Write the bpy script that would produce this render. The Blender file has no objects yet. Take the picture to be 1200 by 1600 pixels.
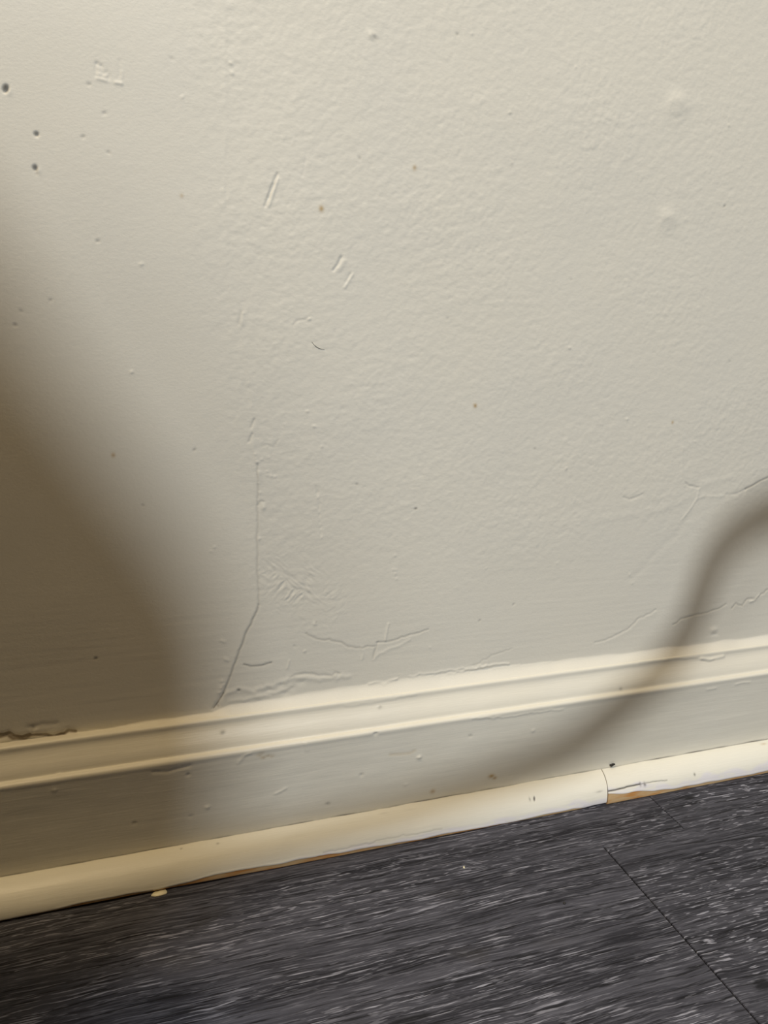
import bpy, bmesh, math, random
import numpy as np
from mathutils import Vector, Matrix

random.seed(7)
RNG = np.random.default_rng(11)
scene = bpy.context.scene
COL = scene.collection

# ------------------------------------------------------------------ camera
F_PX = 1180.0
# rows: world axes X (along wall), Y (into wall), Z (up), in camera axes (right, down, forward)
M = np.array([[0.95550585, -0.05855536, 0.28910177],
              [-0.29472578, -0.22956925, 0.92759618],
              [0.01205315, -0.97152933, -0.23661254]])
CAM = np.array([0.0, -0.468, 0.350])
cam_d = bpy.data.cameras.new('camera')
cam_d.sensor_fit = 'VERTICAL'
cam_d.sensor_height = 32.0
cam_d.lens = 32.0 * F_PX / 1600.0
cam_d.clip_start = 0.01
cam = bpy.data.objects.new('camera', cam_d)
COL.objects.link(cam)
rot = np.stack([M[:, 0], -M[:, 1], -M[:, 2]], axis=1)
cam.matrix_world = Matrix([[*rot[0], CAM[0]], [*rot[1], CAM[1]], [*rot[2], CAM[2]], [0, 0, 0, 1]])
scene.camera = cam

# ------------------------------------------------------------------ world, lights, exposure
vs = scene.view_settings
vs.view_transform = 'Standard'; vs.look = 'None'; vs.gamma = 1.0; vs.use_curve_mapping = False
vs.exposure = 0.0
world = bpy.data.worlds.new('room_ambient'); scene.world = world
world.use_nodes = True
world.node_tree.nodes['Background'].inputs[0].default_value = (1.0, 0.72, 0.42, 1)
world.node_tree.nodes['Background'].inputs[1].default_value = 0.092

TGT = np.array([0.15, 0.0, 0.20])
AZ, EL = math.radians(-5), math.radians(45)
LDIR = np.array([math.sin(AZ) * math.cos(EL), -math.cos(AZ) * math.cos(EL), math.sin(EL)])

def area_light(name, pos, target, shape, size, power, color, size_y=None):
    d = bpy.data.lights.new(name, 'AREA')
    d.shape = shape; d.size = size
    if size_y: d.size_y = size_y
    d.energy = power; d.color = color
    o = bpy.data.objects.new(name, d); COL.objects.link(o)
    o.location = pos
    o.rotation_euler = (Vector(target) - Vector(pos)).to_track_quat('-Z', 'Y').to_euler()
    return o

KEY_POS = TGT + LDIR * 3.2
area_light('daylight_opening', KEY_POS, TGT, 'DISK', 0.15, 56, (0.905, 0.945, 0.975))
area_light('soft_window', TGT + LDIR * 3.25 + np.array([-0.18, 0, 0.0]), TGT, 'RECTANGLE', 0.26, 22.5, (0.905, 0.945, 0.975), 0.26)
area_light('warm_ceiling_lamp', (-0.52, -0.37, 1.75), (0.15, -0.1, 0.2), 'DISK', 0.13, 11.4, (1.0, 0.76, 0.44))

# ------------------------------------------------------------------ helpers
def ray(px, py):
    return M @ np.array([px - 600.0, py - 800.0, F_PX])
def on_y(px, py, Y=0.0):
    r = ray(px, py); return CAM + r * ((Y - CAM[1]) / r[1])
def on_z(px, py, Z=0.0):
    r = ray(px, py); return CAM + r * ((Z - CAM[2]) / r[2])

def tag(o, label=None, cat=None, group=None, kind=None):
    if label: o['label'] = label
    if cat: o['category'] = cat
    if group: o['group'] = group
    if kind: o['kind'] = kind
    return o

def link_mesh(name, me, mat=None, parent=None):
    o = bpy.data.objects.new(name, me); COL.objects.link(o)
    if mat: me.materials.append(mat)
    if parent: o.parent = parent
    return o

def bm_obj(name, bm, mat, parent=None, smooth=True):
    me = bpy.data.meshes.new(name); bm.to_mesh(me); bm.free()
    if smooth:
        for p in me.polygons: p.use_smooth = True
    return link_mesh(name, me, mat, parent)

def grid_mesh(name, P, mask=None, flip=False):
    """P: (n, m, 3) array -> quad grid mesh; mask (n, m, 4) -> colour attribute 'mask'."""
    n, m, _ = P.shape
    idx = np.arange(n * m).reshape(n, m)
    q = np.stack([idx[:-1, :-1], idx[1:, :-1], idx[1:, 1:], idx[:-1, 1:]], axis=-1).reshape(-1, 4)
    if flip: q = q[:, ::-1]
    me = bpy.data.meshes.new(name)
    me.vertices.add(n * m)
    me.vertices.foreach_set('co', np.ascontiguousarray(P, dtype=np.float32).ravel())
    me.loops.add(q.size)
    me.loops.foreach_set('vertex_index', np.ascontiguousarray(q, dtype=np.int32).ravel())
    me.polygons.add(len(q))
    me.polygons.foreach_set('loop_start', np.arange(0, q.size, 4, dtype=np.int32))
    me.polygons.foreach_set('use_smooth', np.ones(len(q), dtype=bool))
    me.update(calc_edges=True)
    if mask is not None:
        a = me.attributes.new('mask', 'FLOAT_COLOR', 'POINT')
        a.data.foreach_set('color', np.ascontiguousarray(mask, dtype=np.float32).ravel())
    me.validate()
    return me

def fnoise(shape, step, sx, sy, seed, rot=0.0):
    """Gaussian filtered noise, unit rms; sx, sy in metres, step = grid spacing (sx along axis 0)."""
    r = np.random.default_rng(seed)
    a = r.standard_normal(shape)
    fx = np.fft.fftfreq(shape[0], step[0])[:, None]
    fy = np.fft.rfftfreq(shape[1], step[1])[None, :]
    c_, s_ = math.cos(rot), math.sin(rot)
    ga, gb = fx * c_ + fy * s_, -fx * s_ + fy * c_
    g = np.exp(-2 * (np.pi ** 2) * ((ga * sx) ** 2 + (gb * sy) ** 2))
    b = np.fft.irfft2(np.fft.rfft2(a) * g, s=shape)
    b -= b.mean()
    return b / (b.std() + 1e-12)

def sstep(a, b, x):
    t = np.clip((x - a) / (b - a), 0, 1); return t * t * (3 - 2 * t)

class Field:
    """A height + stain map over a (u, v) grid, painted with strokes and dots."""
    def __init__(s, U, V):
        s.u, s.v = U, V
        s.h = np.zeros((len(U), len(V))); s.mask = np.zeros((len(U), len(V), 4)); s.mask[..., 3] = 0
    def window(s, u0, u1, v0, v1):
        i0, i1 = np.searchsorted(s.u, [u0, u1]); j0, j1 = np.searchsorted(s.v, [v0, v1])
        return slice(max(i0 - 1, 0), i1 + 1), slice(max(j0 - 1, 0), j1 + 1)
    def seg_fields(s, a, b, pad):
        wi, wj = s.window(min(a[0], b[0]) - pad, max(a[0], b[0]) + pad, min(a[1], b[1]) - pad, max(a[1], b[1]) + pad)
        uu = s.u[wi][:, None]; vv = s.v[wj][None, :]
        d = np.array(b) - np.array(a); L2 = max(d @ d, 1e-12)
        t = np.clip(((uu - a[0]) * d[0] + (vv - a[1]) * d[1]) / L2, 0, 1)
        du = uu - a[0] - t * d[0]; dv = vv - a[1] - t * d[1]
        sgn = (du * d[1] - dv * d[0]) / math.sqrt(L2)
        return wi, wj, np.sqrt(du * du + dv * dv), sgn
    def stroke(s, pts, sig, depth, ch=None, amt=0.0, side=0.0, jit=0.0, seed=0):
        """depth < 0 groove; side: a raised lip of that height on the left of the stroke (peeling edge)."""
        r = random.Random(seed)
        P = [np.array(p) for p in pts]
        if jit:
            Q = [P[0]]
            for a, b in zip(P[:-1], P[1:]):
                n = max(1, int(np.linalg.norm(b - a) / 0.0025))
                for k in range(1, n + 1):
                    q = a + (b - a) * k / n
                    Q.append(q + np.array([r.gauss(0, jit), r.gauss(0, jit)]) if k < n else q)
            P = Q
        H = np.zeros_like(s.h); LIP = np.zeros_like(s.h) if side else None
        for a, b in zip(P[:-1], P[1:]):
            wi, wj, d, sg = s.seg_fields(a, b, sig * 8 + 0.002)
            g = np.exp(-0.5 * (d / sig) ** 2)
            H[wi, wj] = np.maximum(H[wi, wj], g)
            if side:
                lip = np.exp(-0.5 * (np.maximum(sg, 0) / (sig * 4)) ** 2) * np.exp(-0.5 * (np.minimum(sg, 0) / (sig * 0.5)) ** 2) * (np.abs(sg) >= d * 0.98)
                LIP[wi, wj] = np.maximum(LIP[wi, wj], lip)
        s.h += depth * H
        if side: s.h += LIP * side
        if ch is not None: s.mask[..., ch] = np.maximum(s.mask[..., ch], H * amt)
    def dot(s, p, ru, rv, depth, ch=None, amt=0.0, power=2.0, rot=0.0):
        R = max(ru, rv) * 4
        wi, wj = s.window(p[0] - R, p[0] + R, p[1] - R, p[1] + R)
        uu = s.u[wi][:, None] - p[0]; vv = s.v[wj][None, :] - p[1]
        c, sn = math.cos(rot), math.sin(rot)
        a = (uu * c + vv * sn) / ru; b = (-uu * sn + vv * c) / rv
        g = np.exp(-0.5 * (a * a + b * b) ** (power / 2))
        s.h[wi, wj] += depth * g
        if ch is not None: s.mask[wi, wj, ch] = np.maximum(s.mask[wi, wj, ch], g * amt)

# ------------------------------------------------------------------ materials
def new_mat(name):
    m = bpy.data.materials.new(name); m.use_nodes = True
    nt = m.node_tree; b = nt.nodes['Principled BSDF']
    return m, nt, b
def N(nt, typ, **kw):
    n = nt.nodes.new(typ)
    for k, v in kw.items():
        if k.startswith('i_'):
            n.inputs[k[2:].replace('_', ' ')].default_value = v
        else: setattr(n, k, v)
    return n
def mixc(nt, fac, a, b, blend='MIX'):
    n = nt.nodes.new('ShaderNodeMix'); n.data_type = 'RGBA'; n.blend_type = blend
    for sock, val in ((n.inputs[0], fac), (n.inputs[6], a), (n.inputs[7], b)):
        if isinstance(val, bpy.types.NodeSocket): nt.links.new(val, sock)
        elif isinstance(val, (int, float)): sock.default_value = val
        else: sock.default_value = (*val, 1)
    return n.outputs[2]
def math_n(nt, op, a, b=None, clamp=False):
    n = nt.nodes.new('ShaderNodeMath'); n.operation = op; n.use_clamp = clamp
    for s, v in ((n.inputs[0], a), (n.inputs[1], b)):
        if v is None: continue
        if isinstance(v, bpy.types.NodeSocket): nt.links.new(v, s)
        else: s.default_value = v
    return n.outputs[0]
def ramp(nt, fac, lo, hi):
    n = nt.nodes.new('ShaderNodeMapRange'); n.interpolation_type = 'SMOOTHSTEP'
    n.inputs[1].default_value = lo; n.inputs[2].default_value = hi
    nt.links.new(fac, n.inputs[0]); return n.outputs[0]
def noise(nt, vec, scale, detail=3, rough=0.55, dist=0.0):
    n = nt.nodes.new('ShaderNodeTexNoise'); n.inputs['Scale'].default_value = scale
    n.inputs['Detail'].default_value = detail; n.inputs['Roughness'].default_value = rough
    n.inputs['Distortion'].default_value = dist
    if vec is not None: nt.links.new(vec, n.inputs['Vector'])
    return n.outputs['Fac']
def mapping(nt, vec, scale=(1, 1, 1), loc=(0, 0, 0)):
    n = nt.nodes.new('ShaderNodeMapping'); n.inputs['Scale'].default_value = scale; n.inputs['Location'].default_value = loc
    nt.links.new(vec, n.inputs['Vector']); return n.outputs[0]
def bump(nt, b, height, strength, dist):
    n = nt.nodes.new('ShaderNodeBump'); n.inputs['Strength'].default_value = strength; n.inputs['Distance'].default_value = dist
    nt.links.new(height, n.inputs['Height']); nt.links.new(n.outputs[0], b.inputs['Normal'])

def paint_material(name, base, warm, rough, brush, raw, raw2):
    """Painted surface; mask R = dirt in cracks and holes, G = yellow/rust spot, B = bare substrate."""
    m, nt, b = new_mat(name)
    co = N(nt, 'ShaderNodeTexCoord').outputs['Object']
    at = N(nt, 'ShaderNodeAttribute', attribute_name='mask')
    sp = N(nt, 'ShaderNodeSeparateColor'); nt.links.new(at.outputs['Color'], sp.inputs[0])
    blot = noise(nt, co, 9.0, 4)
    c = mixc(nt, ramp(nt, blot, 0.35, 0.7), base, warm)
    fine = noise(nt, mapping(nt, co, brush), 1.0, 4, 0.6)
    c = mixc(nt, math_n(nt, 'MULTIPLY', ramp(nt, fine, 0.3, 0.8), 0.05), c, (0.55, 0.50, 0.40))
    pn = noise(nt, mapping(nt, co, (90, 300, 300)), 1.0, 4)
    c = mixc(nt, math_n(nt, 'MULTIPLY', at.outputs['Alpha'], ramp(nt, pn, 0.25, 0.55)), c, (0.80, 0.775, 0.79))  # mask alpha: primer band, its lilac tint carries cool window light
    rn = noise(nt, mapping(nt, co, (45, 300, 300)), 1.0, 4)
    rawc = mixc(nt, ramp(nt, rn, 0.40, 0.66), raw, raw2)
    c = mixc(nt, ramp(nt, sp.outputs[2], 0.35, 0.65), c, rawc)
    c = mixc(nt, sp.outputs[1], c, (0.42, 0.24, 0.03))
    c = mixc(nt, sp.outputs[0], c, (0.05, 0.042, 0.034))
    nt.links.new(c, b.inputs['Base Color'])
    b.inputs['Roughness'].default_value = rough
    b.inputs['Specular IOR Level'].default_value = 0.35
    bump(nt, b, fine, 0.30, 0.00035)
    return m

MAT_WALL = paint_material('cream_wall_paint', (0.80, 0.765, 0.665), (0.785, 0.755, 0.665), 0.55, (500, 500, 700), (0.40, 0.34, 0.26), (0.27, 0.22, 0.16))
MAT_BASE = paint_material('cream_gloss_trim_paint', (0.80, 0.77, 0.675), (0.79, 0.755, 0.65), 0.38, (60, 900, 900), (0.30, 0.20, 0.10), (0.2, 0.12, 0.06))
MAT_SHOE = paint_material('cream_shoe_paint', (0.87, 0.85, 0.755), (0.86, 0.835, 0.735), 0.40, (60, 700, 700), (0.56, 0.40, 0.22), (0.53, 0.25, 0.075))

def simple_mat(name, col, rough=0.6, metallic=0.0, nscale=60, namt=0.25, bstr=0.1, bdist=0.001):
    m, nt, b = new_mat(name)
    co = N(nt, 'ShaderNodeTexCoord').outputs['Object']
    f = noise(nt, co, nscale, 4)
    nt.links.new(mixc(nt, math_n(nt, 'MULTIPLY', f, namt), col, tuple(c * 0.35 for c in col)), b.inputs['Base Color'])
    b.inputs['Roughness'].default_value = rough; b.inputs['Metallic'].default_value = metallic
    bump(nt, b, f, bstr, bdist)
    return m

def plank_material(name='grey_wood_vinyl', knots=()):
    m, nt, b = new_mat(name)
    co = N(nt, 'ShaderNodeTexCoord').outputs['Object']
    oi = N(nt, 'ShaderNodeObjectInfo')
    off = N(nt, 'ShaderNodeCombineXYZ')
    nt.links.new(math_n(nt, 'MULTIPLY', oi.outputs['Random'], 37.0), off.inputs[0])
    nt.links.new(math_n(nt, 'MULTIPLY', oi.outputs['Random'], 11.3), off.inputs[1])
    ad = N(nt, 'ShaderNodeVectorMath', operation='ADD'); nt.links.new(co, ad.inputs[0]); nt.links.new(off.outputs[0], ad.inputs[1])
    p = ad.outputs[0]
    # slow waviness of the grain across the plank
    wv = noise(nt, mapping(nt, p, (9, 14, 1)), 1.0, 3, 0.5)
    sx = N(nt, 'ShaderNodeSeparateXYZ'); nt.links.new(p, sx.inputs[0])
    y2 = math_n(nt, 'ADD', sx.outputs[1], math_n(nt, 'MULTIPLY', math_n(nt, 'SUBTRACT', wv, 0.5), 0.008))
    wv2 = noise(nt, mapping(nt, p, (70, 120, 1), (4, 4, 0)), 1.0, 2, 0.5)
    y2 = math_n(nt, 'ADD', y2, math_n(nt, 'MULTIPLY', math_n(nt, 'SUBTRACT', wv2, 0.5), 0.0013))
    cb = N(nt, 'ShaderNodeCombineXYZ'); nt.links.new(sx.outputs[0], cb.inputs[0]); nt.links.new(y2, cb.inputs[1])
    g = cb.outputs[0]
    oc = N(nt, 'ShaderNodeSeparateColor'); nt.links.new(oi.outputs['Color'], oc.inputs[0])
    short, tone = oc.outputs[0], oc.outputs[1]
    broad = noise(nt, mapping(nt, g, (3.5, 60, 1)), 1.0, 5, 0.65)
    fine = noise(nt, mapping(nt, g, (26, 850, 1)), 1.0, 4, 0.65)
    lit = noise(nt, mapping(nt, g, (30, 680, 1), (3, 7, 0)), 1.0, 3, 0.6)
    lit2 = noise(nt, mapping(nt, g, (85, 720, 1), (13, 2, 0)), 1.0, 2, 0.5)
    zone = noise(nt, mapping(nt, g, (5, 40, 1), (1, 5, 0)), 1.0, 2, 0.5)
    drk = noise(nt, mapping(nt, g, (22, 560, 1), (9, 1, 0)), 1.0, 3, 0.6)
    c = mixc(nt, ramp(nt, broad, 0.33, 0.68), (0.021, 0.021, 0.027), (0.070, 0.070, 0.086))
    c = mixc(nt, math_n(nt, 'MULTIPLY', ramp(nt, fine, 0.45, 0.66), 0.65), c, (0.128, 0.128, 0.152))
    dk = ramp(nt, drk, 0.55, 0.63)
    c = mixc(nt, math_n(nt, 'MULTIPLY', dk, 0.8), c, (0.010, 0.010, 0.012))
    zf = ramp(nt, zone, 0.36, 0.60)
    l1 = math_n(nt, 'MULTIPLY', ramp(nt, lit, 0.575, 0.635), math_n(nt, 'ADD', math_n(nt, 'MULTIPLY', zf, 0.75), 0.25))
    l1 = math_n(nt, 'MULTIPLY', l1, math_n(nt, 'SUBTRACT', 1.0, math_n(nt, 'MULTIPLY', short, 0.75)))
    l2 = math_n(nt, 'MULTIPLY', ramp(nt, lit2, 0.585, 0.655), math_n(nt, 'ADD', math_n(nt, 'MULTIPLY', zf, 0.9), 0.1))
    l2 = math_n(nt, 'MULTIPLY', l2, math_n(nt, 'ADD', math_n(nt, 'MULTIPLY', short, 0.8), 0.2))
    l = math_n(nt, 'MAXIMUM', l1, l2)
    c = mixc(nt, math_n(nt, 'MULTIPLY', l, 0.88), c, (0.38, 0.38, 0.44))
    st = noise(nt, mapping(nt, p, (14, 22, 1), (2, 2, 0)), 1.0, 2, 0.5)
    c = mixc(nt, math_n(nt, 'MULTIPLY', ramp(nt, st, 0.62, 0.78), 0.4), c, (0.060, 0.052, 0.038))
    for (kx, ky, ka, kb) in knots:                      # printed knots: dark elongated eyes
        dv = mapping(nt, co, (1 / ka, 1 / kb, 0), (-kx / ka, -ky / kb, 0))
        ln = N(nt, 'ShaderNodeVectorMath', operation='LENGTH'); nt.links.new(dv, ln.inputs[0])
        kd = math_n(nt, 'ADD', ln.outputs['Value'], math_n(nt, 'MULTIPLY', math_n(nt, 'SUBTRACT', noise(nt, mapping(nt, co, (120, 300, 1)), 1.0, 3), 0.5), 0.9))
        c = mixc(nt, math_n(nt, 'MULTIPLY', ramp(nt, kd, 1.0, 0.35), 0.85), c, (0.012, 0.012, 0.014))
    tn = N(nt, 'ShaderNodeVectorMath', operation='SCALE'); nt.links.new(c, tn.inputs[0]); nt.links.new(tone, tn.inputs['Scale']); c = tn.outputs[0]
    nt.links.new(c, b.inputs['Base Color'])
    b.inputs['Roughness'].default_value = 0.58
    b.inputs['Specular IOR Level'].default_value = 0.12
    hgt = math_n(nt, 'SUBTRACT', math_n(nt, 'ADD', fine, math_n(nt, 'MULTIPLY', l, 0.5)), math_n(nt, 'MULTIPLY', dk, 1.2))
    bump(nt, b, hgt, 0.45, 0.00025)
    return m
MAT_PLANK = plank_material()
MAT_SUB = simple_mat('dark_underlay', (0.012, 0.012, 0.012), 0.9)

# ------------------------------------------------------------------ wall
def spaced(lo, flo, fhi, hi, step, grow=1.35):
    core = np.arange(flo, fhi + step * 0.5, step)
    def ext(start, end):
        out = []; s = step; x = start; d = 1 if end > start else -1
        while (end - x) * d > s:
            s *= grow; x += d * s; out.append(x)
        if out: out[-1] = end
        return out
    return np.array(sorted(ext(flo, lo)) + list(core) + ext(core[-1], hi)), len(ext(flo, lo)), len(core)

def wp(px, py):
    p = on_y(px, py, 0.0); return (p[0], p[2])

STEP = 0.00063
WX, wx0, wxn = spaced(-1.3, -0.125, 0.515, 1.7, STEP)
WZ, wz0, wzn = spaced(0.0, 0.086, 0.585, 1.7, STEP)
fw = Field(WX, WZ)
core_shape = (wxn, wzn)
st2 = (STEP, STEP)
Uc = WX[wx0:wx0 + wxn][:, None]; Vc = WZ[wz0:wz0 + wzn][None, :]
tex = fnoise(core_shape, st2, 0.0008, 0.00070, 1) * 0.75 + fnoise(core_shape, st2, 0.0017, 0.0013, 2, 0.35) * 0.85 + fnoise(core_shape, st2, 0.0036, 0.0030, 8) * 0.4
big = fnoise(core_shape, st2, 0.020, 0.016, 3)
vbig = fnoise(core_shape, st2, 0.07, 0.05, 4)
brush_n = fnoise(core_shape, st2, 0.012, 0.0008, 5)
# roller texture: strong on the right of the seam, faint on the smooth left, brushed near the skirting
seam_x = np.interp(WZ[wz0:wz0 + wzn], [wp(338, 1105)[1], wp(404, 948)[1], wp(403, 800)[1], wp(355, 400)[1], wp(350, 60)[1]],
                   [wp(338, 1105)[0], wp(404, 948)[0], wp(403, 800)[0], wp(345, 400)[0], wp(340, 60)[0]])[None, :]
right = sstep(-0.035, 0.012, Uc - seam_x)
low = sstep(0.235, 0.135, Vc + 0.0 * Uc)
amp = (0.22 + 0.78 * right) * (1 - 0.75 * low) * np.clip(0.95 + 0.15 * big, 0.3, 1.5)
edge_u = sstep(0, 0.02, Uc - Uc[0]) * sstep(0, 0.02, Uc[-1] - Uc)
edge_v = sstep(0, 0.02, Vc[:, -1:] - Vc)
hc = tex * amp * 0.000034 + brush_n * 0.000016 * low + big * 0.00009 + vbig * 0.0003
hc = hc * edge_u * edge_v
fw.h[wx0:wx0 + wxn, wz0:wz0 + wzn] += hc

def ws(pts): return [wp(*p) for p in pts]
MM = 0.001
# long taped seam with its beads of filler
fw.stroke(ws([(350, -40), (351, 120), (352, 290), (355, 420), (362, 470), (374, 500), (384, 560), (393, 620), (398, 690), (403, 740)]), 0.9 * MM, 0.08 * MM, jit=0.0006, seed=1)
fw.stroke(ws([(353, 280), (354, 330)]), 0.7 * MM, -0.10 * MM, seed=2)
fw.stroke(ws([(356, 415), (358, 450)]), 0.6 * MM, -0.08 * MM, seed=2)
fw.stroke(ws([(376, 488), (373, 505)]), 0.7 * MM, -0.22 * MM, 0, 0.10)
fw.stroke(ws([(380, 490), (378, 506)]), 0.7 * MM, 0.2 * MM)
fw.stroke(ws([(397, 655), (392, 668)]), 0.5 * MM, -0.3 * MM, 0, 0.14)
fw.stroke(ws([(394, 678), (389, 690)]), 0.5 * MM, -0.3 * MM, 0, 0.14)
fw.stroke(ws([(402, 725), (403, 790), (402, 850), (403, 915), (404, 946)]), 0.48 * MM, -0.22 * MM, 0, 0.17, jit=0.00025, seed=3)
fw.stroke(ws([(395, 690), (397, 705), (402, 722)]), 0.7 * MM, 0.18 * MM)
fw.stroke(ws([(405, 738), (405, 750)]), 0.8 * MM, 0.25 * MM)
fw.stroke(ws([(403, 790), (407, 783), (412, 784)]), 0.5 * MM, -0.25 * MM, 0, 0.12)
fw.dot(wp(412, 793), 1.0 * MM, 1.3 * MM, 0.45 * MM)
fw.dot(wp(405, 842), 0.8 * MM, 0.8 * MM, 0.35 * MM)
for (x, y) in ((418, 743), (424, 744), (430, 745), (417, 737), (402, 722), (399, 710), (409, 718), (420, 715), (404, 755), (406, 770)):
    fw.dot(wp(x, y), 0.7 * MM, 0.6 * MM, 0.25 * MM)
fw.stroke(ws([(410, 697), (418, 695), (428, 699), (434, 688)]), 0.6 * MM, -0.15 * MM, 0, 0.07, jit=0.0003, seed=5)
# diagonal crack down to the skirting
fw.stroke(ws([(404, 946), (398, 962), (388, 982), (377, 1010), (365, 1040), (355, 1068), (349, 1083)]), 0.55 * MM, -0.35 * MM, 0, 0.33, side=0.140 * MM, jit=0.00025, seed=6)
fw.stroke(ws([(349, 1083), (345, 1090), (340, 1098), (334, 1106)]), 0.9 * MM, -0.45 * MM, 2, 0.55, jit=0.0004, seed=7)
for (x, y, r) in ((352, 1030, .8), (356, 1032, .8), (350, 1003, .7), (345, 1075, .9), (343, 1082, .8), (349, 1070, .6), (346, 1001, .6), (347, 1064, .7)):
    fw.dot(wp(x, y), r * MM, r * MM, 0.3 * MM)
fw.dot(wp(341, 1103), 1.4 * MM, 1.6 * MM, -0.5 * MM, 2, 0.5)
# second faint dotted seam, third short one
for k in range(9):
    y = 770 + k * 9 + random.uniform(-2, 2)
    fw.dot(wp(497 + (y - 770) * 0.08 + random.uniform(-1, 1), y), 0.6 * MM, 0.9 * MM, random.choice((-0.22, 0.22)) * MM)
fw.stroke(ws([(497, 768), (501, 830)]), 0.5 * MM, -0.08 * MM)
for (x, y) in ((618, 868), (619, 891), (618, 897), (620, 905), (615, 890)): fw.dot(wp(x, y), 0.6 * MM, 0.7 * MM, 0.25 * MM)
# patch of bristly herringbone paint
pc_ = np.array(wp(475, 925))
du_, dv_ = Uc - pc_[0], Vc - pc_[1]
ra, rb = (du_ * 0.80 - dv_ * 0.60), (du_ * 0.60 + dv_ * 0.80)
patch = np.exp(-0.5 * ((ra / 0.025) ** 4 + (rb / 0.0115) ** 2)) * np.clip(0.8 + 0.35 * fnoise(core_shape, st2, 0.004, 0.004, 24), 0, 1.6)
hair_n = np.where(fnoise(core_shape, st2, 0.003, 0.003, 23) > 0.1, fnoise(core_shape, st2, 0.0016, 0.00048, 21, 0.75), fnoise(core_shape, st2, 0.0016, 0.00048, 22, -0.75))
fw.h[wx0:wx0 + wxn, wz0:wz0 + wzn] += hair_n * patch * 0.00011
fw.dot(wp(492, 975), 1.1 * MM, 1.0 * MM, 0.4 * MM); fw.dot(wp(494, 973), 0.5 * MM, 0.5 * MM, -0.2 * MM, 0, 0.25)
# gouges
fw.stroke(ws([(433, 272), (424, 294), (414, 322)]), 0.55 * MM, -0.45 * MM, 0, 0.10)
fw.stroke(ws([(434, 280), (427, 300), (420, 322)]), 0.6 * MM, 0.35 * MM)
fw.stroke(ws([(427, 288), (419, 310)]), 0.5 * MM, -0.35 * MM)
fw.stroke(ws([(533, 402), (528, 413), (521, 422)]), 0.6 * MM, -0.5 * MM, 0, 0.10)
fw.stroke(ws([(538, 408), (530, 420)]), 1.1 * MM, 0.25 * MM)
fw.stroke(ws([(551, 429), (545, 438), (539, 449)]), 0.6 * MM, 0.35 * MM)
fw.stroke(ws([(548, 428), (541, 441)]), 0.6 * MM, -0.3 * MM)
fw.stroke(ws([(479, 240), (475, 262), (472, 275)]), 0.5 * MM, -0.10 * MM)
fw.stroke(ws([(494, 760), (497, 775)]), 0.5 * MM, -0.12 * MM)
fw.stroke(ws([(458, 508), (468, 500), (478, 499), (483, 495)]), 0.5 * MM, -0.2 * MM, 0, 0.08, jit=0.0003, seed=8)
fw.dot(wp(483, 498), 0.7 * MM, 0.7 * MM, 0.45 * MM)
# rectangular scar of a torn sticker
for a, b, d in (((151, 98), (149, 122), -0.22), ((149, 122), (169, 127), 0.28), ((169, 127), (171, 118), -0.2), ((151, 100), (158, 103), -0.2), ((158, 103), (160, 115), -0.15),
                ((187, 96), (186, 122), -0.12), ((180, 129), (190, 131), 0.32), ((190, 131), (191, 112), 0.12), ((152, 116), (164, 118), 0.2), ((160, 118), (168, 112), -0.18)):
    fw.stroke(ws([a, b]), 0.55 * MM, d * MM, jit=0.0002, seed=9)
# nail pops
for (x, y, rr) in ((1057, 172, 1.0), (1043, 351, 0.85)):
    c0 = np.array(wp(x, y - 11)); dU, dV = Uc - c0[0], Vc - c0[1]
    R_ = 0.0056 * rr
    lat = np.exp(-0.5 * (np.abs(dU) / (1.05 * R_)) ** 2.6)
    up_ = np.exp(-0.5 * (np.maximum(dV, 0) / (0.75 * R_)) ** 2)
    dn_ = np.exp(-0.5 * (np.maximum(-dV, 0) / (1.25 * R_)) ** 2.4)
    c1 = np.array(wp(x, y + 2))
    disc = np.exp(-0.5 * (((Uc - c1[0]) ** 2 + (Vc - c1[1]) ** 2) / (0.0052 * rr) ** 2) ** 4)
    fw.h[wx0:wx0 + wxn, wz0:wz0 + wzn] += 0.00100 * rr * lat * up_ * dn_ - 0.00016 * disc
    fw.dot(wp(x + 20, y - 4), 5 * MM, 1.4 * MM, 0.12 * MM, rot=0.5)
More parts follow.
